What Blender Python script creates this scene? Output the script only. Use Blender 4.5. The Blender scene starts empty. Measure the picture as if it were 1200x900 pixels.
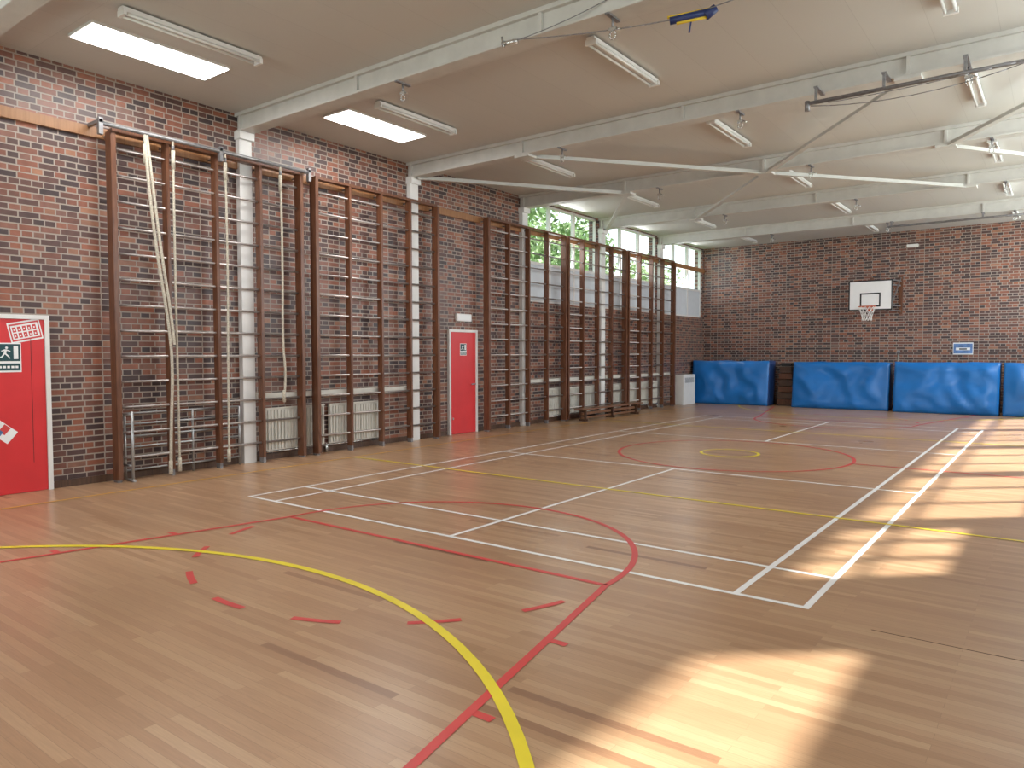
import bpy, bmesh, math, random
from mathutils import Vector, Matrix, noise
random.seed(7)
XL,XR,YB,YF,ZC=-9.73,1.1,-0.7,23.75,5.14
CX,CY=-4.31,11.5
BEAMS=[2.8,6.3,9.8,13.3,16.8,20.3]
sc=bpy.context.scene
# ---------------------------------------------------------------- materials
def newmat(n):
    m=bpy.data.materials.new(n);m.use_nodes=True
    nt=m.node_tree;b=nt.nodes["Principled BSDF"];return m,nt,b
def N(nt,t,**k):
    n=nt.nodes.new(t)
    for a,v in k.items(): setattr(n,a,v)
    return n
def simple(n,col,rough=.5,metal=0,var=.06,scale=6,bump=0,coat=0,emit=0):
    m,nt,b=newmat(n)
    tc=N(nt,"ShaderNodeTexCoord");no=N(nt,"ShaderNodeTexNoise");no.inputs["Scale"].default_value=scale;no.inputs["Detail"].default_value=4
    nt.links.new(tc.outputs["Object"],no.inputs["Vector"])
    r=N(nt,"ShaderNodeValToRGB")
    r.color_ramp.elements[0].position=.3;r.color_ramp.elements[1].position=.7
    r.color_ramp.elements[0].color=[c*(1-var) for c in col]+[1]
    r.color_ramp.elements[1].color=[min(1,c*(1+var)) for c in col]+[1]
    nt.links.new(no.outputs["Fac"],r.inputs[0]);nt.links.new(r.outputs[0],b.inputs["Base Color"])
    b.inputs["Roughness"].default_value=rough;b.inputs["Metallic"].default_value=metal
    if coat: b.inputs["Coat Weight"].default_value=coat
    if bump:
        bp=N(nt,"ShaderNodeBump");bp.inputs["Strength"].default_value=bump;bp.inputs["Distance"].default_value=.01
        nt.links.new(no.outputs["Fac"],bp.inputs["Height"]);nt.links.new(bp.outputs[0],b.inputs["Normal"])
    if emit:
        b.inputs["Emission Color"].default_value=(1,.99,.97,1);b.inputs["Emission Strength"].default_value=emit
    return m
def brick_mat(n,ax):
    m,nt,b=newmat(n);L=nt.links.new
    tc=N(nt,"ShaderNodeTexCoord");sp=N(nt,"ShaderNodeSeparateXYZ");co=N(nt,"ShaderNodeCombineXYZ")
    L(tc.outputs["Object"],sp.inputs[0]);L(sp.outputs[ax],co.inputs[0]);L(sp.outputs[2],co.inputs[1])
    br=N(nt,"ShaderNodeTexBrick");br.inputs["Scale"].default_value=1
    br.squash=.55;br.squash_frequency=2;br.offset=.5
    br.inputs["Brick Width"].default_value=.225;br.inputs["Row Height"].default_value=.075
    br.inputs["Mortar Size"].default_value=.0085;br.inputs["Mortar Smooth"].default_value=.2
    br.inputs["Color1"].default_value=(0,0,0,1);br.inputs["Color2"].default_value=(1,1,1,1);br.inputs["Mortar"].default_value=(0.5,.5,.5,1)
    L(co.outputs[0],br.inputs["Vector"])
    r=N(nt,"ShaderNodeValToRGB");e=r.color_ramp.elements
    e[0].position=0;e[0].color=(.048,.030,.031,1);e[1].position=1;e[1].color=(.34,.15,.085,1)
    for p,c in ((.25,(.08,.040,.036)),(.45,(.125,.055,.042)),(.62,(.20,.073,.046)),(.8,(.29,.10,.055)),(.9,(.17,.085,.066))):
        x=e.new(p);x.color=(*c,1)
    L(br.outputs["Color"],r.inputs[0])
    no=N(nt,"ShaderNodeTexNoise");no.inputs["Scale"].default_value=14;no.inputs["Detail"].default_value=5;L(tc.outputs["Object"],no.inputs["Vector"])
    mul=N(nt,"ShaderNodeMix",data_type='RGBA',blend_type='OVERLAY');mul.inputs[0].default_value=.35
    L(r.outputs[0],mul.inputs[6]);L(no.outputs["Fac"],mul.inputs[7])
    mx=N(nt,"ShaderNodeMix",data_type='RGBA');mx.inputs[7].default_value=(.34,.285,.24,1)
    L(br.outputs["Fac"],mx.inputs[0]);L(mul.outputs[2],mx.inputs[6]);L(mx.outputs[2],b.inputs["Base Color"])
    b.inputs["Roughness"].default_value=.4
    bp=N(nt,"ShaderNodeBump",invert=True);bp.inputs["Strength"].default_value=.5;bp.inputs["Distance"].default_value=.006
    L(br.outputs["Fac"],bp.inputs["Height"]);L(bp.outputs[0],b.inputs["Normal"])
    return m
def floor_mat():
    m,nt,b=newmat("hardwood_strip");L=nt.links.new
    tc=N(nt,"ShaderNodeTexCoord")
    br=N(nt,"ShaderNodeTexBrick");br.inputs["Scale"].default_value=1;br.offset=.37
    br.inputs["Brick Width"].default_value=1.05;br.inputs["Row Height"].default_value=.056
    br.inputs["Mortar Size"].default_value=.001;br.inputs["Mortar Smooth"].default_value=.3
    br.inputs["Color1"].default_value=(0,0,0,1);br.inputs["Color2"].default_value=(1,1,1,1);br.inputs["Mortar"].default_value=(.5,.5,.5,1)
    L(tc.outputs["Object"],br.inputs["Vector"])
    r=N(nt,"ShaderNodeValToRGB");e=r.color_ramp.elements
    e[0].position=0;e[0].color=(.25,.125,.07,1);e[1].position=1;e[1].color=(.49,.305,.175,1)
    for p,c in ((.015,(.37,.205,.11)),(.3,(.41,.236,.130)),(.75,(.445,.265,.148))):
        x=e.new(p);x.color=(*c,1)
    L(br.outputs["Color"],r.inputs[0])
    mp=N(nt,"ShaderNodeMapping");mp.inputs["Scale"].default_value=(2.5,60,1);L(tc.outputs["Object"],mp.inputs[0])
    no=N(nt,"ShaderNodeTexNoise");no.inputs["Scale"].default_value=2;no.inputs["Detail"].default_value=6;L(mp.outputs[0],no.inputs["Vector"])
    n2=N(nt,"ShaderNodeTexNoise");n2.inputs["Scale"].default_value=.5;n2.inputs["Detail"].default_value=4;L(tc.outputs["Object"],n2.inputs["Vector"])
    m1=N(nt,"ShaderNodeMix",data_type='RGBA',blend_type='OVERLAY');m1.inputs[0].default_value=.2
    L(r.outputs[0],m1.inputs[6]);L(no.outputs["Fac"],m1.inputs[7])
    m3=N(nt,"ShaderNodeMix",data_type='RGBA',blend_type='OVERLAY');m3.inputs[0].default_value=.22
    L(m1.outputs[2],m3.inputs[6]);L(n2.outputs["Fac"],m3.inputs[7])
    m2=N(nt,"ShaderNodeMix",data_type='RGBA');m2.inputs[7].default_value=(.2,.11,.06,1)
    sc2=N(nt,"ShaderNodeMath",operation='MULTIPLY');sc2.inputs[1].default_value=.6;L(br.outputs["Fac"],sc2.inputs[0])
    L(sc2.outputs[0],m2.inputs[0]);L(m3.outputs[2],m2.inputs[6]);L(m2.outputs[2],b.inputs["Base Color"])
    mr=N(nt,"ShaderNodeMapRange");mr.inputs[3].default_value=.22;mr.inputs[4].default_value=.40;L(n2.outputs["Fac"],mr.inputs[0])
    L(mr.outputs[0],b.inputs["Roughness"])
    bp=N(nt,"ShaderNodeBump");bp.inputs["Strength"].default_value=.05;bp.inputs["Distance"].default_value=.01;L(no.outputs["Fac"],bp.inputs["Height"]);L(bp.outputs[0],b.inputs["Normal"])
    b.inputs["Specular IOR Level"].default_value=.6
    return m
def ceil_mat():
    m,nt,b=newmat("painted_ceiling_board");L=nt.links.new
    tc=N(nt,"ShaderNodeTexCoord")
    br=N(nt,"ShaderNodeTexBrick");br.inputs["Scale"].default_value=1;br.offset=0
    br.inputs["Brick Width"].default_value=.6;br.inputs["Row Height"].default_value=3.5
    br.inputs["Mortar Size"].default_value=.003
    br.inputs["Color1"].default_value=(.57,.555,.525,1);br.inputs["Color2"].default_value=(.59,.575,.545,1);br.inputs["Mortar"].default_value=(.50,.485,.46,1)
    L(tc.outputs["Object"],br.inputs["Vector"]);L(br.outputs["Color"],b.inputs["Base Color"])
    b.inputs["Roughness"].default_value=.6
    return m
def glass_mat():
    m,nt,b=newmat("window_glass");nt.nodes.remove(b);o=nt.nodes["Material Output"]
    t=N(nt,"ShaderNodeBsdfTransparent");t.inputs[0].default_value=(.93,.96,.95,1)
    g=N(nt,"ShaderNodeBsdfGlossy");g.inputs["Roughness"].default_value=.05
    mx=N(nt,"ShaderNodeMixShader");mx.inputs[0].default_value=.05
    nt.links.new(t.outputs[0],mx.inputs[1]);nt.links.new(g.outputs[0],mx.inputs[2]);nt.links.new(mx.outputs[0],o.inputs[0]);return m
def wood_mat(n,c1,c2,rough=.4):
    m,nt,b=newmat(n);L=nt.links.new
    tc=N(nt,"ShaderNodeTexCoord");mp=N(nt,"ShaderNodeMapping");mp.inputs["Scale"].default_value=(14,14,1.2);L(tc.outputs["Object"],mp.inputs[0])
    no=N(nt,"ShaderNodeTexNoise");no.inputs["Scale"].default_value=3;no.inputs["Detail"].default_value=6;L(mp.outputs[0],no.inputs["Vector"])
    r=N(nt,"ShaderNodeValToRGB");r.color_ramp.elements[0].position=.3;r.color_ramp.elements[1].position=.7
    r.color_ramp.elements[0].color=(*c1,1);r.color_ramp.elements[1].color=(*c2,1)
    L(no.outputs["Fac"],r.inputs[0]);L(r.outputs[0],b.inputs["Base Color"]);b.inputs["Roughness"].default_value=rough
    return m
M={}
M['brickL']=brick_mat("brick_side_wall",1);M['brickF']=brick_mat("brick_end_wall",0)
M['floor']=floor_mat();M['ceil']=ceil_mat();M['glass']=glass_mat()
M['cream']=simple("cream_gloss_paint",(.57,.555,.52),.45)
M['white']=simple("white_paint",(.78,.77,.75),.4,var=.03)
M['panelw']=simple("white_infill_panel",(.66,.70,.74),.5,var=.03)
M['red']=simple("red_door_paint",(.66,.035,.04),.35,var=.05,scale=3)
M['rail']=wood_mat("pine_rail",(.26,.115,.045),(.37,.18,.075))
M['frame']=wood_mat("varnished_beech_frame",(.095,.036,.019),(.19,.076,.036),.34)
M['bench']=wood_mat("beech_bench_top",(.16,.07,.035),(.24,.115,.06),.35)
M['steel']=simple("worn_steel_rung",(.46,.42,.40),.28,.75,var=.15,scale=30)
M['dsteel']=simple("dark_steel_pipe",(.24,.235,.24),.4,.5,var=.2,scale=20)
M['silver']=simple("silver_tube",(.62,.62,.6),.25,.8)
M['dull']=simple("dull_grey_tube",(.42,.43,.43),.35,.6)
M['rope']=simple("hemp_rope",(.53,.48,.39),.9,var=.25,scale=60,bump=.5)
M['lw']=simple("white_court_paint",(.82,.81,.79),.4,var=.05,scale=3)
M['lr']=simple("red_court_paint",(.60,.06,.055),.4,var=.08,scale=3)
M['ly']=simple("yellow_court_paint",(.80,.64,.03),.4,var=.08,scale=3)
M['lo']=simple("amber_court_paint",(.72,.40,.06),.4,var=.08,scale=3)
M['rad']=simple("radiator_enamel",(.66,.64,.58),.4)
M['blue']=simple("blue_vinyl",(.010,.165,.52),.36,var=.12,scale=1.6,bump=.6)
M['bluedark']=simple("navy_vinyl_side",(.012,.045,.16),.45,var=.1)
M['black']=simple("black_paint",(.015,.015,.017),.4)
M['seam']=simple("floor_seam_gap",(.05,.025,.015),.9)
M['bboard']=simple("backboard_white",(.82,.82,.82),.3,var=.02)
M['orange']=simple("hoop_orange",(.55,.12,.05),.4)
M['net']=simple("net_cord",(.8,.78,.75),.8)
M['lit']=simple("lit_diffuser",(.95,.95,.95),.5,emit=9,var=.01)
M['tube']=simple("fluorescent_tube",(.8,.8,.78),.3,var=.02)
M['sgreen']=simple("sign_dark_green",(.01,.06,.07),.4)
M['swhite']=simple("sign_white",(.85,.86,.86),.4,var=.02)
M['sred']=simple("sign_red",(.62,.06,.06),.4)
M['sblue']=simple("photo_blue_grey",(.10,.2,.42),.4,var=.4,scale=9)
M['yell']=simple("yellow_webbing",(.65,.45,.03),.6)
M['nylon']=simple("blue_nylon",(.015,.03,.12),.5)
M['darkwood']=wood_mat("dark_oak",(.06,.03,.018),(.11,.055,.03),.45)
M['leaf']=simple("tree_foliage",(.15,.26,.08),.6,var=.5,scale=1.3)
M['leaf_hazy']=simple("hazy_sunlit_foliage",(.36,.46,.24),.6,var=.35,scale=1.3)  # sunlight and haze put into a paler leaf colour for the farther trees
M['bark']=simple("tree_bark",(.1,.07,.05),.9,var=.3)
M['grass']=simple("grass_ground",(.10,.17,.05),.9,var=.3,scale=2)
# ---------------------------------------------------------------- mesh builder
class B:
    def __init__(s,name,mats,loc=(0,0,0)):
        s.bm=bmesh.new();s.n=name;s.m=mats;s.loc=Vector(loc)
    def mi(s,f,k):
        for x in f: x.material_index=s.m.index(k)
    def box(s,a,b,k=None,bev=0):
        k=k or s.m[0]
        a,b=[min(p,q) for p,q in zip(a,b)],[max(p,q) for p,q in zip(a,b)]
        v=[s.bm.verts.new((x,y,z)) for x in (a[0],b[0]) for y in (a[1],b[1]) for z in (a[2],b[2])]
        F=[s.bm.faces.new([v[i] for i in q]) for q in ((0,1,3,2),(4,6,7,5),(0,4,5,1),(2,3,7,6),(0,2,6,4),(1,5,7,3))]
        s.mi(F,k)
        if bev:
            ed=list({e for f in F for e in f.edges})
            r=bmesh.ops.bevel(s.bm,geom=ed,offset=bev,segments=2,affect='EDGES');s.mi(r['faces'],k)
        return v
    def bar(s,p,q,w,h,k=None,up=(0,0,1)):
        k=k or s.m[0];p=Vector(p);q=Vector(q);d=(q-p).normalized();u=Vector(up);r=d.cross(u).normalized();u=r.cross(d)
        v=[s.bm.verts.new(c+r*(i*w/2)+u*(j*h/2)) for c in (p,q) for i,j in ((-1,-1),(1,-1),(1,1),(-1,1))]
        F=[s.bm.faces.new([v[i] for i in f]) for f in ((0,3,2,1),(4,5,6,7),(0,1,5,4),(1,2,6,5),(2,3,7,6),(3,0,4,7))];s.mi(F,k)
    def cyl(s,p,q,r,k=None,n=10,r2=None,cap=True):
        k=k or s.m[0];p=Vector(p);q=Vector(q);d=(q-p).normalized()
        a=d.orthogonal().normalized();b=d.cross(a);r2=r if r2 is None else r2
        A=[s.bm.verts.new(p+(a*math.cos(t)+b*math.sin(t))*r) for t in [2*math.pi*i/n for i in range(n)]]
        C=[s.bm.verts.new(q+(a*math.cos(t)+b*math.sin(t))*r2) for t in [2*math.pi*i/n for i in range(n)]]
        F=[s.bm.faces.new((A[i],A[(i+1)%n],C[(i+1)%n],C[i])) for i in range(n)]
        for f in F: f.smooth=True
        if cap: F+=[s.bm.faces.new(A[::-1]),s.bm.faces.new(C)]
        s.mi(F,k)
    def path(s,pts,r,k=None,n=8):
        for a,b in zip(pts,pts[1:]): s.cyl(a,b,r,k,n)
    def poly(s,pts,k=None):
        f=s.bm.faces.new([s.bm.verts.new(p) for p in pts]);s.mi([f],k or s.m[0]);return f
    def strip(s,p,q,w,k=None,z=.002):
        p=Vector((*p,z));q=Vector((*q,z));d=(q-p).normalized();n=Vector((-d.y,d.x,0))*w/2
        s.poly([p-n,q-n,q+n,p+n],k)
    def arc(s,c,r,a0,a1,w,k=None,z=.002,seg=None):
        seg=seg or max(3,int(abs(a1-a0)/3))
        for i in range(seg):
            t0=math.radians(a0+(a1-a0)*i/seg);t1=math.radians(a0+(a1-a0)*(i+1)/seg)
            P=lambda t,R:Vector((c[0]+R*math.cos(t),c[1]+R*math.sin(t),z))
            s.poly([P(t0,r-w/2),P(t0,r+w/2),P(t1,r+w/2),P(t1,r-w/2)],k)
    def done(s,parent=None):
        bmesh.ops.recalc_face_normals(s.bm,faces=s.bm.faces[:])
        me=bpy.data.meshes.new(s.n);s.bm.to_mesh(me);s.bm.free()
        for k in s.m: me.materials.append(M[k])
        o=bpy.data.objects.new(s.n,me);bpy.context.collection.objects.link(o)
        if parent: o.parent=parent
        return o
def empty(n,loc=(0,0,0)):
    o=bpy.data.objects.new(n,None);o.location=loc;o.empty_display_size=.2;bpy.context.collection.objects.link(o);return o
# ---------------------------------------------------------------- shell
b=B("floor",['floor','seam']);b.box((XL-.3,YB-.3,-.2),(XR+.3,YF+.3,0))
b.strip((-.85,4.645),(XR,4.645),.009,'seam',.0008);b.done()
b=B("ceiling",['ceil']);b.box((XL-.3,YB-.3,ZC),(XR+.3,YF+.3,ZC+.25));b.done()
def wall(name,mat,axis,c0,c1,r0,r1,ops,h=ZC):
    b=B(name,[mat]);br=sorted({r0,r1,*[o[0] for o in ops],*[o[1] for o in ops]})
    for a,c in zip(br,br[1:]):
        segs=[(0,h)]
        for o in ops:
            if o[0]<=a+1e-6 and o[1]>=c-1e-6:
                segs=[(0,o[2]),(o[3],h)]
        for z0,z1 in segs:
            if z1-z0<.01: continue
            if axis==0: b.box((c0,a,z0),(c1,c,z1))
            else: b.box((a,c0,z0),(c,c1,z1))
    return b.done()
opsL=[(13.42,16.68,2.82,5.12),(16.92,20.18,2.82,5.12),(20.42,23.63,2.82,5.12)]
opsR=[(2.95,6.2,3.40,5.08),(7.7,9.68,3.1,5.08),(9.92,13.18,2.4,5.08),(13.42,16.68,2.4,5.08),(16.92,20.18,2.4,5.08),(20.42,23.5,2.4,5.08)]
wall("wall_left",'brickL',0,XL-.28,XL,YB-.28,YF+.28,opsL)
wall("wall_right",'brickL',0,XR,XR+.28,YB-.28,YF+.28,opsR)
wall("wall_far",'brickF',1,YF,YF+.28,XL,XR,[])
opsB=[(-8.8,-5.2,2.0,5.0),(-3.4,.2,2.0,5.0)]  # unseen back-wall windows, added to let sky light into the room
wall("wall_back",'brickF',1,YB-.28,YB,XL,XR,opsB)
b=B("baseboard_left",['darkwood']);
for a,c in ((YB,2.66),(3.68,10.75),(11.72,YF)): b.box((XL,a,0),(XL+.018,c,.09))
b.done()
b=B("baseboard_far",['darkwood']);b.box((XL,YF-.018,0),(XR,YF,.09));b.done()
# windows
wi=0
def window(x0,x1,y0,y1,z0,z1,zp,n,ztr,axis=0):
    global wi;wi+=1
    b=B("window_%d"%wi,['white','glass','panelw'])
    xm=(x0+x1)/2;t=.05
    def bx(a,c,za,zb,k='white',d=.04):
        if axis==0: b.box((xm-d,a,za),(xm+d,c,zb),k)
        else: b.box((a,xm-d,za),(c,xm+d,zb),k)
    bx(y0,y1,z0,z0+t);bx(y0,y1,z1-t,z1);bx(y0,y0+t,z0,z1);bx(y1-t,y1,z0,z1)
    if zp>z0:
        bx(y0,y1,z0+t,zp,'panelw',.02);bx(y0,y1,zp-.03,zp+.03,d=.05)
    zs=max(zp,z0)
    for i in range(1,n):
        y=y0+(y1-y0)*i/n;bx(y-.03,y+.03,z0,z1,d=.045)
    if ztr: bx(y0,y1,ztr-.03,ztr+.03,d=.045)
    bx(y0+t,y1-t,zs+.02,z1-t,'glass',.004)
    return b.done()
for o in opsL: window(XL-.16,XL-.02,o[0],o[1],o[2],o[3],3.72,3,4.42)
for i,o in enumerate(opsR): window(XR+.06,XR+.2,o[0],o[1],o[2],o[3],0,2 if i==0 else 3,4.2 if i else 0)
for o in opsB: window(YB-.2,YB-.1,o[0],o[1],o[2],o[3],0,3,4.2,axis=1)
# beams, columns
for y in BEAMS:
    b=B("roof_beam",['cream'])
    b.box((XL+.001,y-.06,4.9),(XR-.001,y+.06,ZC-.001));b.box((XL+.001,y-.11,4.87),(XR-.001,y+.11,4.895),bev=.004)
    b.box((XL+.001,y-.11,5.09),(XR-.001,y+.11,ZC-.001))
    for x in (XL+.1,-7.1,-4.31,-1.5,XR-.1): b.box((x-.02,y-.1,4.896),(x+.02,y+.1,5.089))
    b.done()
    for s,x in ((1,XL),(-1,XR)):
        b=B("wall_column",['white']);b.box((x+.001*s,y-.1,0),(x+.10*s,y+.1,4.868));b.box((x+.001*s,y-.12,4.76),(x+.15*s,y+.12,4.868))
        b.done()
# bracing
b=B("roof_bracing",['cream'])
zb=4.84
for p,q in (((XL+.2,9.8),(-7.09,13.3)),((-7.09,9.8),(CX,13.3)),((-1.5,9.8),(CX,13.3)),((XR-.2,9.8),(-1.5,13.3)),
            ((-7.09,13.3),(XL+.2,16.8)),((CX,13.3),(-7.09,16.8)),((CX,13.3),(-1.5,16.8)),((-1.5,13.3),(XR-.2,16.8))):
    b.bar((*p,zb),(*q,zb),.09,.012);b.bar((p[0],p[1],zb+.03),(q[0],q[1],zb+.03),.012,.07)
for p in ((-7.09,13.3),(CX,13.3),(-1.5,13.3),(-7.09,9.8),(-1.5,9.8),(-7.09,16.8),(-1.5,16.8)):
    b.box((p[0]-.14,p[1]-.12,zb-.012),(p[0]+.14,p[1]+.12,zb+.026))
b.done()
# ceiling panels (lit)
for y0 in (3.58,7.03):
    b=B("ceiling_light_panel",['white','lit'])
    x0,x1,y1=-8.78,-8.2,y0+1.6;z=ZC-.03
    b.box((x0,y0,z),(x1,y1,ZC-.001));b.box((x0+.02,y0+.02,z-.01),(x1-.02,y1-.02,z-.001),'lit');b.done()
# battens
for x in (-7.63,-4.22,-.96):
    for y in (4.4,7.85,11.3,15.0,18.5,21.9):
        b=B("fluorescent_batten",['white','tube','dsteel'])
        b.box((x-.05,y-.8,5.07),(x+.05,y+.8,5.12),bev=.006)
        for s in (-1,1): b.cyl((x+s*.045,y-.75,5.048),(x+s*.045,y+.75,5.048),.015,'tube')
        for s in (-1,1):
            b.box((x-.068,y+s*.78-.015,5.03),(x+.068,y+s*.78+.015,5.09));b.cyl((x,y+s*.5,5.12),(x,y+s*.5,ZC-.001),.012,'dsteel',6)
        b.done()
# ---------------------------------------------------------------- court markings
b=B("badminton_court_lines",['lw']);x0,y0=-7.36,4.80;w=.045
for u in (0,.46,5.64,6.1): b.strip((x0+u,y0-w/2),(x0+u,y0+13.4+w/2),w)
for v,z in ((0,.0022),(.76,.0022),(4.72,.0022),(8.68,.0022),(12.64,.0022),(13.4,.0022)): b.strip((x0,y0+v),(x0+6.1,y0+v),w,z=z)
for v0,v1 in ((0,4.72),(8.68,13.4)): b.strip((x0+3.05,y0+v0),(x0+3.05,y0+v1),w,z=.0024)
b.done()
b=B("basketball_court_lines",['lr']);w=.05;z=.003
for sgn,yft in ((1,4.43),(-1,18.57)):
    yb=yft-sgn*(5.1 if sgn>0 else 3.8)
    b.strip((CX-1.8,yft),(CX+1.8,yft),w,z=z)
    for s in (-1,1):
        k=1.2/5.8
        b.strip((CX+s*1.8,yft),(CX+s*(1.8+k*abs(yb-yft)),yb),w,z=z+.0002)
        for dy in (1.05,1.95,2.85,3.8):
            y=yft-sgn*dy;x=CX+s*(1.8+k*dy);b.strip((x,y),(x+s*.13,y),w,z=z)
    b.arc((CX,yft),1.8,0 if sgn>0 else 180,180 if sgn>0 else 360,w,z=z)
    for i in range(-3,4):
        a=(270 if sgn>0 else 90)+i*23.4;b.arc((CX,yft),1.8,a-5.2,a+5.2,w,z=z)
b.arc((CX+.1,CY),1.8,0,360,w,z=z);b.strip((CX+1.9,CY),(XR-.2,CY),w,z=z);b.done()
b=B("netball_court_lines",['ly','lo']);w=.05;z=.004
b.arc((-4.36,-.38),3.8,-4,184,.06,z=z);b.arc((-4.3,23.4),3.8,196,344,w,z=z)
b.arc((CX+.05,CY+.05),.45,0,360,w,z=z)
for y in (7.62,15.4): b.strip((-8.85,y),(.25,y),.045,z=z)
b.strip((-8.85,YB+.1),(-8.85,YF-1.6),.045,'lo',z=z);b.strip((.25,YB+.1),(.25,YF-1.6),.045,'ly',z=z);b.done()
# ---------------------------------------------------------------- wall rail
b=B("trim_1",['rail']);b.box((XL+.001,YB+.02,4.33),(XL+.05,YF-.02,4.46),bev=.004);b.done()
# climbing frames
FX=XL+.15
def frame(y0,y1,n=5,name="climbing_frame"):
    b=B(name,['frame','steel','dsteel'])
    ys=[y0+(y1-y0)*i/(n-1) for i in range(n)]
    for i,y in enumerate(ys):
        e=i in(0,n-1);hw=.032 if e else .024
        b.box((FX-.02,y-hw,.03 if e else .08),(FX+(.13 if e else .10),y+hw,4.40),bev=.004)
        b.box((FX-.01,y-hw+.004,0),(FX+.09,y+hw-.004,.03 if e else .08),'dsteel')
        b.cyl((XL+.051,y,4.36),(FX-.01,y,4.36),.014,'dsteel',6)
    z=.30
    while z<4.34:
        b.cyl((FX+.045,y0,z),(FX+.045,y1,z),.0165,'steel',8);z+=.325
    b.box((FX-.02,y0,4.40),(FX+.10,y1,4.44));return b
FR=[(4.34,7.15),(7.44,10.26),(11.8,14.74),(14.86,17.78),(17.92,20.9)]
for i,(a,c) in enumerate(FR):
    b=frame(a,c)
    b.done()
# gym rope track on first frame
G=empty("climbing_ropes",(FX+.3,5.6,4.45))
b=B("rope_track",['dsteel'],);
X=FX+.19
b.cyl((X,4.14,4.44),(X,7.26,4.44),.026);
for y in (4.16,5.75,7.24):
    b.bar((XL+.05,y,4.46),(X+.03,y,4.46),.04,.04);b.box((X-.03,y-.025,4.30),(X+.03,y+.025,4.5))
t=b.done()
def setpar(o,p):
    o.parent=p;o.matrix_parent_inverse=Matrix.Translation(-Vector(p.location))
setpar(t,G)
def rope(pts,r=.017):
    pts=[(p[0],p[1]-.13,p[2]) for p in pts]
    cu=bpy.data.curves.new("rope",'CURVE');cu.dimensions='3D';cu.bevel_depth=r;cu.bevel_resolution=3
    s=cu.splines.new('NURBS');s.points.add(len(pts)-1);s.order_u=3;s.use_endpoint_u=True
    for i,p in enumerate(pts): s.points[i].co=(*p,1)
    cu.materials.append(M['rope']);o=bpy.data.objects.new("rope",cu);bpy.context.collection.objects.link(o);setpar(o,G)
rope([(X,4.83,4.42),(X+.02,4.84,4.0),(X+.03,4.93,3),(X+.04,5.08,2.0),(X+.05,5.11,1.4),(X+.04,5.07,.6),(X+.04,5.06,.06)],.020)
rope([(X,4.86,4.42),(X+.03,4.885,4.0),(X+.05,4.98,3),(X+.05,5.11,2.1),(X+.07,5.13,1.75)],.018)
rope([(X,5.2,4.42),(X+.01,5.19,3),(X,5.2,1.5),(X+.01,5.2,.08)],.016)
rope([(X,5.95,4.42),(X+.01,5.96,3),(X,5.94,1.5),(X,5.93,.12)],.015)
rope([(X,6.85,4.42),(X+.02,6.86,3),(X+.02,6.83,1.8),(X+.04,6.88,1.3),(X+.03,6.84,.95)])
b=B("rope_knot",['rope','dsteel'])
for y in (4.83,5.2,5.95,6.85):
    y-=.13;b.cyl((X,y,4.30),(X,y,4.06),.026);b.cyl((X,y,4.36),(X,y,4.30),.02,'dsteel')
for p in ((X+.04,5.06,.04),(X+.01,5.2,.06),(X,5.93,.1),(X+.03,6.84,.9)):
    b.cyl((p[0],p[1]-.13,p[2]),(p[0],p[1]-.13,p[2]+.18),.025)
setpar(b.done(),G)
# dull tubular rack folded flat behind first frame
b=B("tubular_metal_rack",['dull'])
xx=FX+.19
b.cyl((xx,4.46,0),(xx,4.46,.9),.017)
xx2=FX-.05
for y in (4.48,5.4,6.12): b.cyl((xx2,y,0),(xx2,y,.86),.016);
for z in (.12,.42,.56,.72,.86): b.cyl((xx2,4.48,z),(xx2,6.12,z),.014)
for z in (.2,.86): b.cyl((xx2,4.46,z),(xx,4.46,z),.014)
b.cyl((FX+.05,4.46,.02),(xx+.05,4.46,.02),.018)
b.done()
# ---------------------------------------------------------------- doors
def door(i,y0,y1,h):
    b=B("door_%d"%i,['red','white','silver','black'])
    x=XL
    for a,c in ((y0-.05,y0),(y1,y1+.05)): b.box((x+.001,a,0),(x+.06,c,h+.05),'white')
    b.box((x+.001,y0,h),(x+.06,y1,h+.05),'white')
    b.box((x+.001,y0+.003,.006),(x+.04,y1-.003,h-.003),'red')
    return b
b=door(1,2.93-.05,3.60,2.04)
b.cyl((XL+.04,2.95,1.0),(XL+.09,2.95,1.0),.012,'silver');b.box((XL+.075,2.94,.99),(XL+.095,3.06,1.01),'silver')
b.box((XL+.0405,3.45,.35),(XL+.0415,3.455,1.9),'black')
b.done()
b=door(2,10.84,11.62,2.06)
b.cyl((XL+.04,11.54,1.0),(XL+.1,11.54,1.0),.012,'silver');b.box((XL+.085,11.42,.988),(XL+.1,11.56,1.012),'silver')
b.box((XL+.0402,10.9,.3),(XL+.046,10.93,.34),'silver');b.done()
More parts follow.
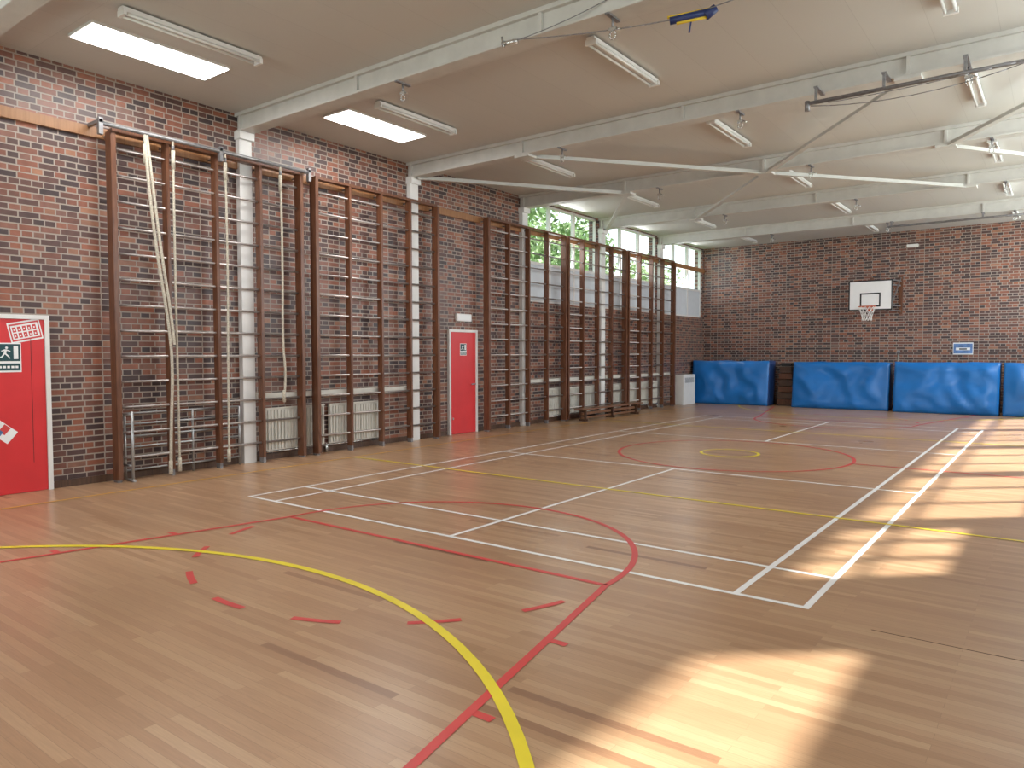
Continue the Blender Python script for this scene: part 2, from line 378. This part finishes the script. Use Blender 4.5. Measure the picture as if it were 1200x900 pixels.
# signs on doors
def runman(b,x,y,z,s,k):
    def P(l): b.poly([(x,y+u*s,z+v*s) for u,v in l],k)
    P([(.1+.16*math.cos(t),.62+.16*math.sin(t)) for t in [i*math.pi/5 for i in range(10)]])
    P([(-.15,.42),(.15,.42),(.05,-.1),(-.25,-.1)])
    P([(-.25,-.1),(.05,-.1),(.38,-.45),(.25,-.55)]);P([(.25,-.55),(.38,-.45),(.5,-.75),(.38,-.8)])
    P([(-.25,-.1),(-.05,-.1),(-.35,-.6),(-.5,-.5)]);P([(-.5,-.5),(-.35,-.62),(-.8,-.7),(-.8,-.58)])
    P([(.12,.4),(.12,.25),(.5,.1),(.55,.22)]);P([(-.15,.42),(-.1,.25),(-.5,.12),(-.5,.25)])
def exitsign(y,z,w,h,x):
    b=B("fire_exit_sign",['swhite','sgreen'])
    b.box((x,y-w/2,z-h/2),(x+.004,y+w/2,z+h/2));f=x+.0048
    b.poly([(f,y-w*.46,z-h*.12),(f,y+w*.46,z-h*.12),(f,y+w*.46,z+h*.46),(f,y-w*.46,z+h*.46)],'sgreen')
    f+=.0006
    runman(b,f,y-w*.1,z+h*.17,h*.26,'swhite')
    b.poly([(f,y+w*.2,z-h*.05),(f,y+w*.38,z-h*.05),(f,y+w*.38,z+h*.4),(f,y+w*.2,z+h*.4)],'swhite')
    b.poly([(f,y-w*.46,z-h*.44),(f,y+w*.46,z-h*.44),(f,y+w*.46,z-h*.2),(f,y-w*.46,z-h*.2)],'sgreen')
    f+=.0006
    for i in range(5):
        u=-.38+i*.16;b.poly([(f,y+w*u,z-h*.36),(f,y+w*(u+.11),z-h*.36),(f,y+w*(u+.11),z-h*.28),(f,y+w*u,z-h*.28)],'swhite')
    b.done()
exitsign(3.22,1.59,.26,.34,XL+.041)
exitsign(11.23,1.71,.2,.24,XL+.041)
def sticker(y,z,w,h,ang):
    b=B("door_sticker",['swhite','sred','sblue']);x=XL+.0415;ca,sa=math.cos(ang),math.sin(ang)
    def q(u0,v0,u1,v1,d,k):
        b.poly([(x+d,y+(u*ca-v*sa),z+(u*sa+v*ca)) for u,v in ((u0,v0),(u1,v0),(u1,v1),(u0,v1))],k)
    q(-w/2,-h/2,w/2,h/2,0,'swhite');q(-w*.46,-h*.42,w*.46,h*.42,.001,'sred');q(-w*.42,-h*.34,w*.42,h*.34,.002,'swhite')
    for r in (0,1):
        for i in range(5):
            u=-w*.38+i*w*.155;v=-h*.28+r*h*.3;q(u,v,u+w*.11,v+h*.24,.003,'sred')
            q(u+w*.03,v+h*.07,u+w*.07,v+h*.15,.004,'swhite')
    b.done()
sticker(3.40,1.90,.34,.24,math.radians(12))
b=B("door_poster",['swhite','sred','sblue']);x=XL+.0415
def rq(y,z,w,h,a,d,k):
    ca,sa=math.cos(a),math.sin(a)
    b.poly([(x+d,y+(u*w/2*ca-v*h/2*sa),z+(u*w/2*sa+v*h/2*ca)) for u,v in ((-1,-1),(1,-1),(1,1),(-1,1))],k)
rq(3.14,.74,.26,.17,-.7,0,'swhite');rq(3.16,.76,.08,.1,-.7,.001,'sred');rq(3.1,.72,.06,.08,-.7,.002,'sblue');b.done()
b=B("emergency_sign_light",['white','swhite']);b.box((XL+.001,11.03,2.28),(XL+.06,11.48,2.43),bev=.006);b.box((XL+.0605,11.06,2.3),(XL+.064,11.45,2.41),'swhite');b.done()
# ---------------------------------------------------------------- radiators / shelf
def radiator(y0,y1,z0,z1):
    b=B("radiator",['rad','silver']);x=XL+.03
    b.box((x,y0,z0),(x+.03,y1,z1));n=int((y1-y0)/.06)
    for i in range(n):
        y=y0+(i+.5)*(y1-y0)/n;b.box((x+.03,y-.017,z0+.02),(x+.05,y+.017,z1-.02),bev=.004)
    b.box((x,y0,z1),(x+.055,y1,z1+.02));b.cyl((x+.02,y0-.05,z0-.02),(x+.02,y1+.05,z0-.02),.012,'silver')
    for y in (y0+.1,y1-.1): b.box((XL+.001,y-.02,z0+.2),(x,y+.02,z0+.3))
    for y in (y0-.04,y1+.04): b.cyl((x+.02,y,0),(x+.02,y,z0),.012,'silver')
    b.done()
for a,c in ((6.55,7.7),(7.8,8.95),(14.2,16.5),(17.2,19.5),(19.65,20.1)): radiator(a,c,.14,.78)
b=B("pipe_boxing",['rad'])
for a,c in ((6.42,9.66),(13.42,16.67),(16.93,20.17),(20.43,21.3)):
    b.box((XL+.001,a,.95),(XL+.11,c,1.03),bev=.005)
b.done()
b=B("white_heater_cabinet",['white','black']);b.box((XL+.02,21.4,0),(XL+.35,22.3,.95),bev=.015)
for i in range(8): b.box((XL+.351,21.5,.7+i*.02),(XL+.353,22.2,.708+i*.02),'black')
b.done()
# bench
b=B("gym_bench",['bench','darkwood']);x=-9.12
b.box((x-.13,14.75,.27),(x+.13,17.85,.305),bev=.006);b.box((x-.025,14.9,.15),(x+.025,17.7,.21),'bench')
for y in (14.98,16.3,17.6):
    b.box((x-.12,y-.03,.0),(x+.12,y+.03,.05),'darkwood');b.box((x-.08,y-.025,.05),(x+.08,y+.025,.27),'darkwood')
b.box((x-.03,14.9,.06),(x+.03,17.7,.10));b.done()
# ---------------------------------------------------------------- mats
def mat(x0,x1,y,h,t,lean=.22,seed=0):
    b=B("crash_mat",['blue','bluedark'])
    nx,nz=36,16
    def pt(u,v,wd):
        X_=x0+(x1-x0)*u;Z=h*v;Y=y+wd*t
        c=Vector((X_*1.3+seed,Z*1.5,wd*2))
        e=min(u,1-u,v,1-v)
        puff=.06*min(1,e*8)
        nn=noise.noise(c*1.1)*.07+noise.noise(c*3)*.03
        fr=(1-2*wd)
        Y-=fr*(puff+nn*min(1,e*7+.2))
        if wd==0: Y-=.022*math.sin((u*9+v*3)*2.2+noise.noise(c)*5)*min(1,(e)*9)
        Z2=Z+ (noise.noise(Vector((X_*2,seed,0)))*.035 if v==1 else 0)
        if v==0: Z2=0.004
        return Vector((X_+(.01*noise.noise(c*2) if u in(0,1) else 0),Y+lean*v,max(0.004,Z2)))
    def grid(f,na,nb,k):
        V=[[b.bm.verts.new(f(i/na,j/nb)) for j in range(nb+1)] for i in range(na+1)]
        for i in range(na):
            for j in range(nb):
                q=b.bm.faces.new((V[i][j],V[i+1][j],V[i+1][j+1],V[i][j+1]));q.smooth=True;b.mi([q],k)
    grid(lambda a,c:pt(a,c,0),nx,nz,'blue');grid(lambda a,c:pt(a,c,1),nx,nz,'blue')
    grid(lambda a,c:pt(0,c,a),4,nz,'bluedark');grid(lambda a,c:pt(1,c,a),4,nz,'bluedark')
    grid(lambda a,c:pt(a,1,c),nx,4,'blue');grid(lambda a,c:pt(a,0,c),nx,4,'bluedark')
    bmesh.ops.remove_doubles(b.bm,verts=b.bm.verts[:],dist=.0005)
    b.done()
mat(-9.62,-7.15,22.55,1.38,.66,.14,1)
mat(-6.42,-3.80,22.5,1.36,.55,.2,8)
mat(-3.66,-1.22,22.35,1.37,.55,.2,15)
mat(-1.14,1.0,22.35,1.37,.55,.2,23)
b=B("vaulting_box",['darkwood','frame','black'])
for i in range(6): b.box((-7.0+.015*i,23.0,.02+i*.2),(-6.5-.015*i,23.6,.2+i*.2),'darkwood' if i%2 else 'frame',bev=.008)
b.box((-6.93,23.02,1.22),(-6.57,23.58,1.32),'black',bev=.03);b.box((-7.0,23.0,0),(-6.5,23.6,.02),'black');b.done()
b=B("volleyball_post",['silver','dsteel']);b.cyl((-3.72,23.45,0),(-3.72,23.45,1.62),.03);b.cyl((-3.72,23.45,1.62),(-3.72,23.45,1.7),.045,'dsteel');b.cyl((-3.72,23.45,0),(-3.72,23.45,.03),.12,'dsteel',16);b.done()
# ---------------------------------------------------------------- backboard
b=B("basketball_hoop",['bboard','black','orange','net','dsteel','frame'])
y=YF-.9;xa,xc,za,zc=-4.95,-3.80,2.84,3.70;cx=(xa+xc)/2
b.box((xa,y,za),(xc,y+.03,zc))
def bl(x0,x1,z0,z1,k='black'): b.box((x0,y-.004,z0),(x1,y-.0005,z1),k)
bl(xa,xc,za,za+.035);bl(xa,xc,zc-.035,zc);bl(xa,xa+.035,za,zc);bl(xc-.035,xc,za,zc)
t=.04;ia,ic,ja,jc=cx-.27,cx+.27,za+.1,za+.50
bl(ia,ic,ja,ja+t);bl(ia,ic,jc-t,jc);bl(ia,ia+t,ja,jc);bl(ic-t,ic,ja,jc)
rz=2.93;rc=Vector((cx,y-.40,rz));n=20
ring=[rc+Vector((.225*math.cos(2*math.pi*i/n),.225*math.sin(2*math.pi*i/n),0)) for i in range(n+1)]
b.path(ring,.012,'orange')
b.box((cx-.08,y-.18,rz-.02),(cx+.08,y-.004,rz+.01),'orange');b.box((cx-.09,y-.02,rz-.12),(cx+.09,y-.004,rz+.03),'orange')
m=12;lv=[(0,.225),(.1,.19),(.2,.155),(.3,.125),(.4,.13)]
for i in range(m):
    for s in (1,-1):
        pts=[rc+Vector((r*math.cos(2*math.pi*(i+s*.5*j)/m),r*math.sin(2*math.pi*(i+s*.5*j)/m),-d)) for j,(d,r) in enumerate(lv)]
        b.path(pts,.006,'net',5)
YW=YF-.03
for x in (xa+.2,xc-.2):
    for z in (za+.15,zc-.12): b.bar((x,y+.03,z),(x+.25,YW,z),.04,.04,'dsteel')
for z in (za+.15,zc-.12): b.bar((xa+.1,y+.05,z),(xc-.1,y+.05,z),.04,.04,'dsteel')
b.box((xc+.02,YF-.03,za-.1),(xc+.12,YF-.001,zc+.15),'frame');b.box((xa+.4,YF-.03,za-.1),(xa+.5,YF-.001,zc+.15),'frame')
for z in (za,zc): b.bar((xc+.07,YF-.05,z),(xc-.05,y+.05,z),.03,.03,'dsteel')
b.bar((xc+.07,YF-.05,zc+.1),(xc-.05,y+.05,za+.1),.025,.025,'dsteel')
b.done()
b=B("notice_photo",['swhite','sblue','black']);b.box((-2.40,YF-.012,1.58),(-1.92,YF-.001,1.91));b.box((-2.385,YF-.016,1.61),(-1.935,YF-.0125,1.88),'sblue');b.box((-2.33,YF-.0185,1.70),(-1.99,YF-.0165,1.77),'swhite');b.box((-2.25,YF-.0205,1.715),(-2.07,YF-.0187,1.75),'black');b.done()
b=B("emergency_light",['white']);b.box((-3.6,YF-.08,4.66),(-3.3,YF-.001,4.74),bev=.01);b.done()
# ---------------------------------------------------------------- ceiling ironmongery
for y in BEAMS[1:]:
    for x in (-6.37,-3.52,-.9):
        b=B("beam_rope_clamp",['dsteel','silver'])
        b.box((x-.022,y-.115,4.852),(x+.022,y+.115,4.868));b.cyl((x,y,4.852),(x,y,4.76),.012,'dsteel')
        b.box((x-.04,y-.012,4.735),(x+.04,y+.012,4.765),'silver');n=10
        b.path([Vector((x+.032*math.cos(2*math.pi*i/n),y,4.695+.04*math.sin(2*math.pi*i/n))) for i in range(n+1)],.008,'silver',6)
        b.cyl((x+.04,y,4.75),(x+.09,y-.02,4.72),.009,'silver',6);b.done()
b=B("ceiling_steel_rail",['dsteel','silver'])
b.cyl((-2.55,9.42,4.68),(XR-.01,9.42,4.68),.024)
for x in (-2.45,-1.7,-.9,0.1): 
    b.bar((x,9.42,4.68),(x,9.42,4.868),.03,.025,up=(0,1,0));b.box((x-.025,9.40,4.85),(x+.025,9.75,4.869))
b.cyl((-2.55,9.42,4.59),(-2.55,9.42,4.71),.03);b.done()
b=B("ceiling_steel_rail",['dsteel'])
b.cyl((-3.5,20.1,4.74),(XR-.01,20.1,4.74),.026)
for x in (-3.4,-1.5,.3): b.bar((x,20.1,4.74),(x,20.1,4.868),.04,.03,up=(0,1,0));b.box((x-.03,20.08,4.845),(x+.03,20.25,4.869))
b.done()
def sag(p,q,s,n=14):
    p=Vector(p);q=Vector(q);return [p.lerp(q,i/n)-Vector((0,0,4*s*(i/n)*(1-i/n))) for i in range(n+1)]
b=B("suspension_cable",['dsteel','nylon','yell','silver'])
b.path(sag((-4.5,6.0,4.80),(-2.9,6.55,4.78),.03),.006);b.path(sag((-2.7,6.6,4.82),(-1.0,6.9,5.12),.02),.006)
b.path(sag((-4.45,6.02,4.79),(-3.2,6.3,5.13),.04),.005)
b.cyl((-4.62,5.98,4.78),(-4.45,6.02,4.78),.022,'silver');b.cyl((-4.62,5.98,4.85),(-4.6,5.98,4.74),.012,'silver',6);b.cyl((-4.66,6.17,4.862),(-4.6,5.98,4.80),.012,'dsteel',6)
b.cyl((-3.02,6.5,4.76),(-2.68,6.65,4.81),.035,'nylon',14);b.cyl((-3.04,6.49,4.795),(-2.66,6.66,4.84),.014,'yell');b.cyl((-2.96,6.52,4.73),(-2.7,6.64,4.765),.014,'yell')
b.cyl((-2.72,6.63,4.77),(-2.64,6.67,4.84),.04,'nylon');b.cyl((-2.84,6.58,4.75),(-2.86,6.58,4.64),.009,'nylon',6);b.done()
b=B("slack_cable",['dsteel']);b.path(sag((-2.5,9.40,4.64),(.6,9.0,4.8),.22),.005);b.path(sag((-2.3,9.40,4.64),(.6,9.2,4.7),.05),.005);b.done()
b=B("trapped_shuttlecock",['swhite']);p=Vector((-1.75,7.4,5.08));b.cyl(p,p+Vector((0,0,.055)),.025,n=12,r2=.05);b.cyl(p-Vector((0,0,.02)),p,.012,r2=.025);b.done()
# ---------------------------------------------------------------- outside
b=B("ground_outside",['grass']);b.box((-60,-30,-.5),(40,70,-.25));b.done()
def tree(x,y,h,r,k,nl=3200,seed=0):
    rnd=random.Random(seed);b=B("tree",['bark',k]);b.cyl((x,y,-.3),(x,y,h*.6),.25,'bark',10,r2=.12)
    for i in range(6):
        a=i*1.05;b.cyl((x,y,h*(.3+.04*i)),(x+r*.6*math.cos(a),y+r*.6*math.sin(a),h*(.55+.05*i)),.08,'bark',6,r2=.03)
    cl=[(Vector((rnd.uniform(-r,r)*.7,rnd.uniform(-r,r)*.7,rnd.uniform(-.42,.42)*h)),rnd.uniform(.35,.6)*r) for _ in range(12)]
    for i in range(nl):
        c,cr=rnd.choice(cl);d=Vector((rnd.gauss(0,1),rnd.gauss(0,1),rnd.gauss(0,1))).normalized()*cr*rnd.uniform(.6,1.05)
        p=Vector((x,y,h*.62))+c+d;s=rnd.uniform(.08,.17)
        u=Vector((rnd.gauss(0,1),rnd.gauss(0,1),rnd.gauss(0,1))).normalized();v=u.orthogonal().normalized()
        b.poly([p-u*s,p-v*s*.5,p+u*s,p+v*s*.5],k)
    b.done()
for i,(x,y,h,r,k) in enumerate(((-17,22.5,8.5,3,'leaf'),(-18.5,29,7.5,2.4,'leaf_hazy'),(-20,38,7,2.4,'leaf_hazy'),(-24,31,8.5,3.2,'leaf_hazy'))):
    tree(x,y,h,r,k,4200,seed=i)
# ---------------------------------------------------------------- lights
w=bpy.data.worlds.new("World");sc.world=w;w.use_nodes=True;bg=w.node_tree.nodes["Background"]
bg.inputs[0].default_value=(.90,.95,1,1);bg.inputs[1].default_value=2.2
def light(n,t,loc,e,col=(1,1,1),**k):
    l=bpy.data.lights.new(n,t);l.energy=e;l.color=col
    for a,v in k.items(): setattr(l,a,v)
    o=bpy.data.objects.new(n,l);o.location=loc;bpy.context.collection.objects.link(o);return o
s=light("sun",'SUN',(20,20,30),15,(1,.97,.93),angle=math.radians(2.2))
s.rotation_euler=Vector((-.566,-.5,-1)).to_track_quat('-Z','Y').to_euler()
for o in opsR:
    a=light("window_sky_fill",'AREA',(XR+.02,(o[0]+o[1])/2,(o[2]+o[3])/2),(o[1]-o[0])*(o[3]-o[2])*19,(.92,.96,1),shape='RECTANGLE',size=o[3]-o[2],size_y=o[1]-o[0])
    a.rotation_euler=Vector((-1,0,-.25)).to_track_quat('-Z','Y').to_euler()
for o in opsL:
    a=light("window_sky_fill",'AREA',(XL-.0,(o[0]+o[1])/2,4.4),60,(.93,.97,1),shape='RECTANGLE',size=1.3,size_y=3.2)
    a.rotation_euler=Vector((1,0,-.25)).to_track_quat('-Z','Y').to_euler()
for o in opsB:  # fill lamps added at the unseen back windows, standing for sky light
    a=light("window_sky_fill",'AREA',((o[0]+o[1])/2,YB+.02,3.5),120,(.95,.98,1),shape='RECTANGLE',size=3.4,size_y=2.8)
    a.rotation_euler=(math.radians(80),0,0)
for y in (4.4,7.85):
    light("panel_lamp",'AREA',(-8.47,y,5.07),40,(1,.99,.97),shape='RECTANGLE',size=.5,size_y=1.5)
# ---------------------------------------------------------------- camera
pi_,ro,ya,h=.0421,-.0015,.6450,1.6303
F=Vector((-math.sin(ya)*math.cos(pi_),math.cos(ya)*math.cos(pi_),-math.sin(pi_)));R=Vector((math.cos(ya),math.sin(ya),0));U=R.cross(F)
R2=R*math.cos(ro)+U*math.sin(ro);U2=R2.cross(F)
c=bpy.data.cameras.new("camera");c.sensor_width=36;c.lens=853/1200*36;c.clip_start=.05
co=bpy.data.objects.new("camera",c);bpy.context.collection.objects.link(co)
mt=Matrix((R2,U2,-F)).transposed().to_4x4();mt.translation=(0,0,h);co.matrix_world=mt
sc.camera=co
sc.view_settings.view_transform='Standard';sc.view_settings.exposure=0
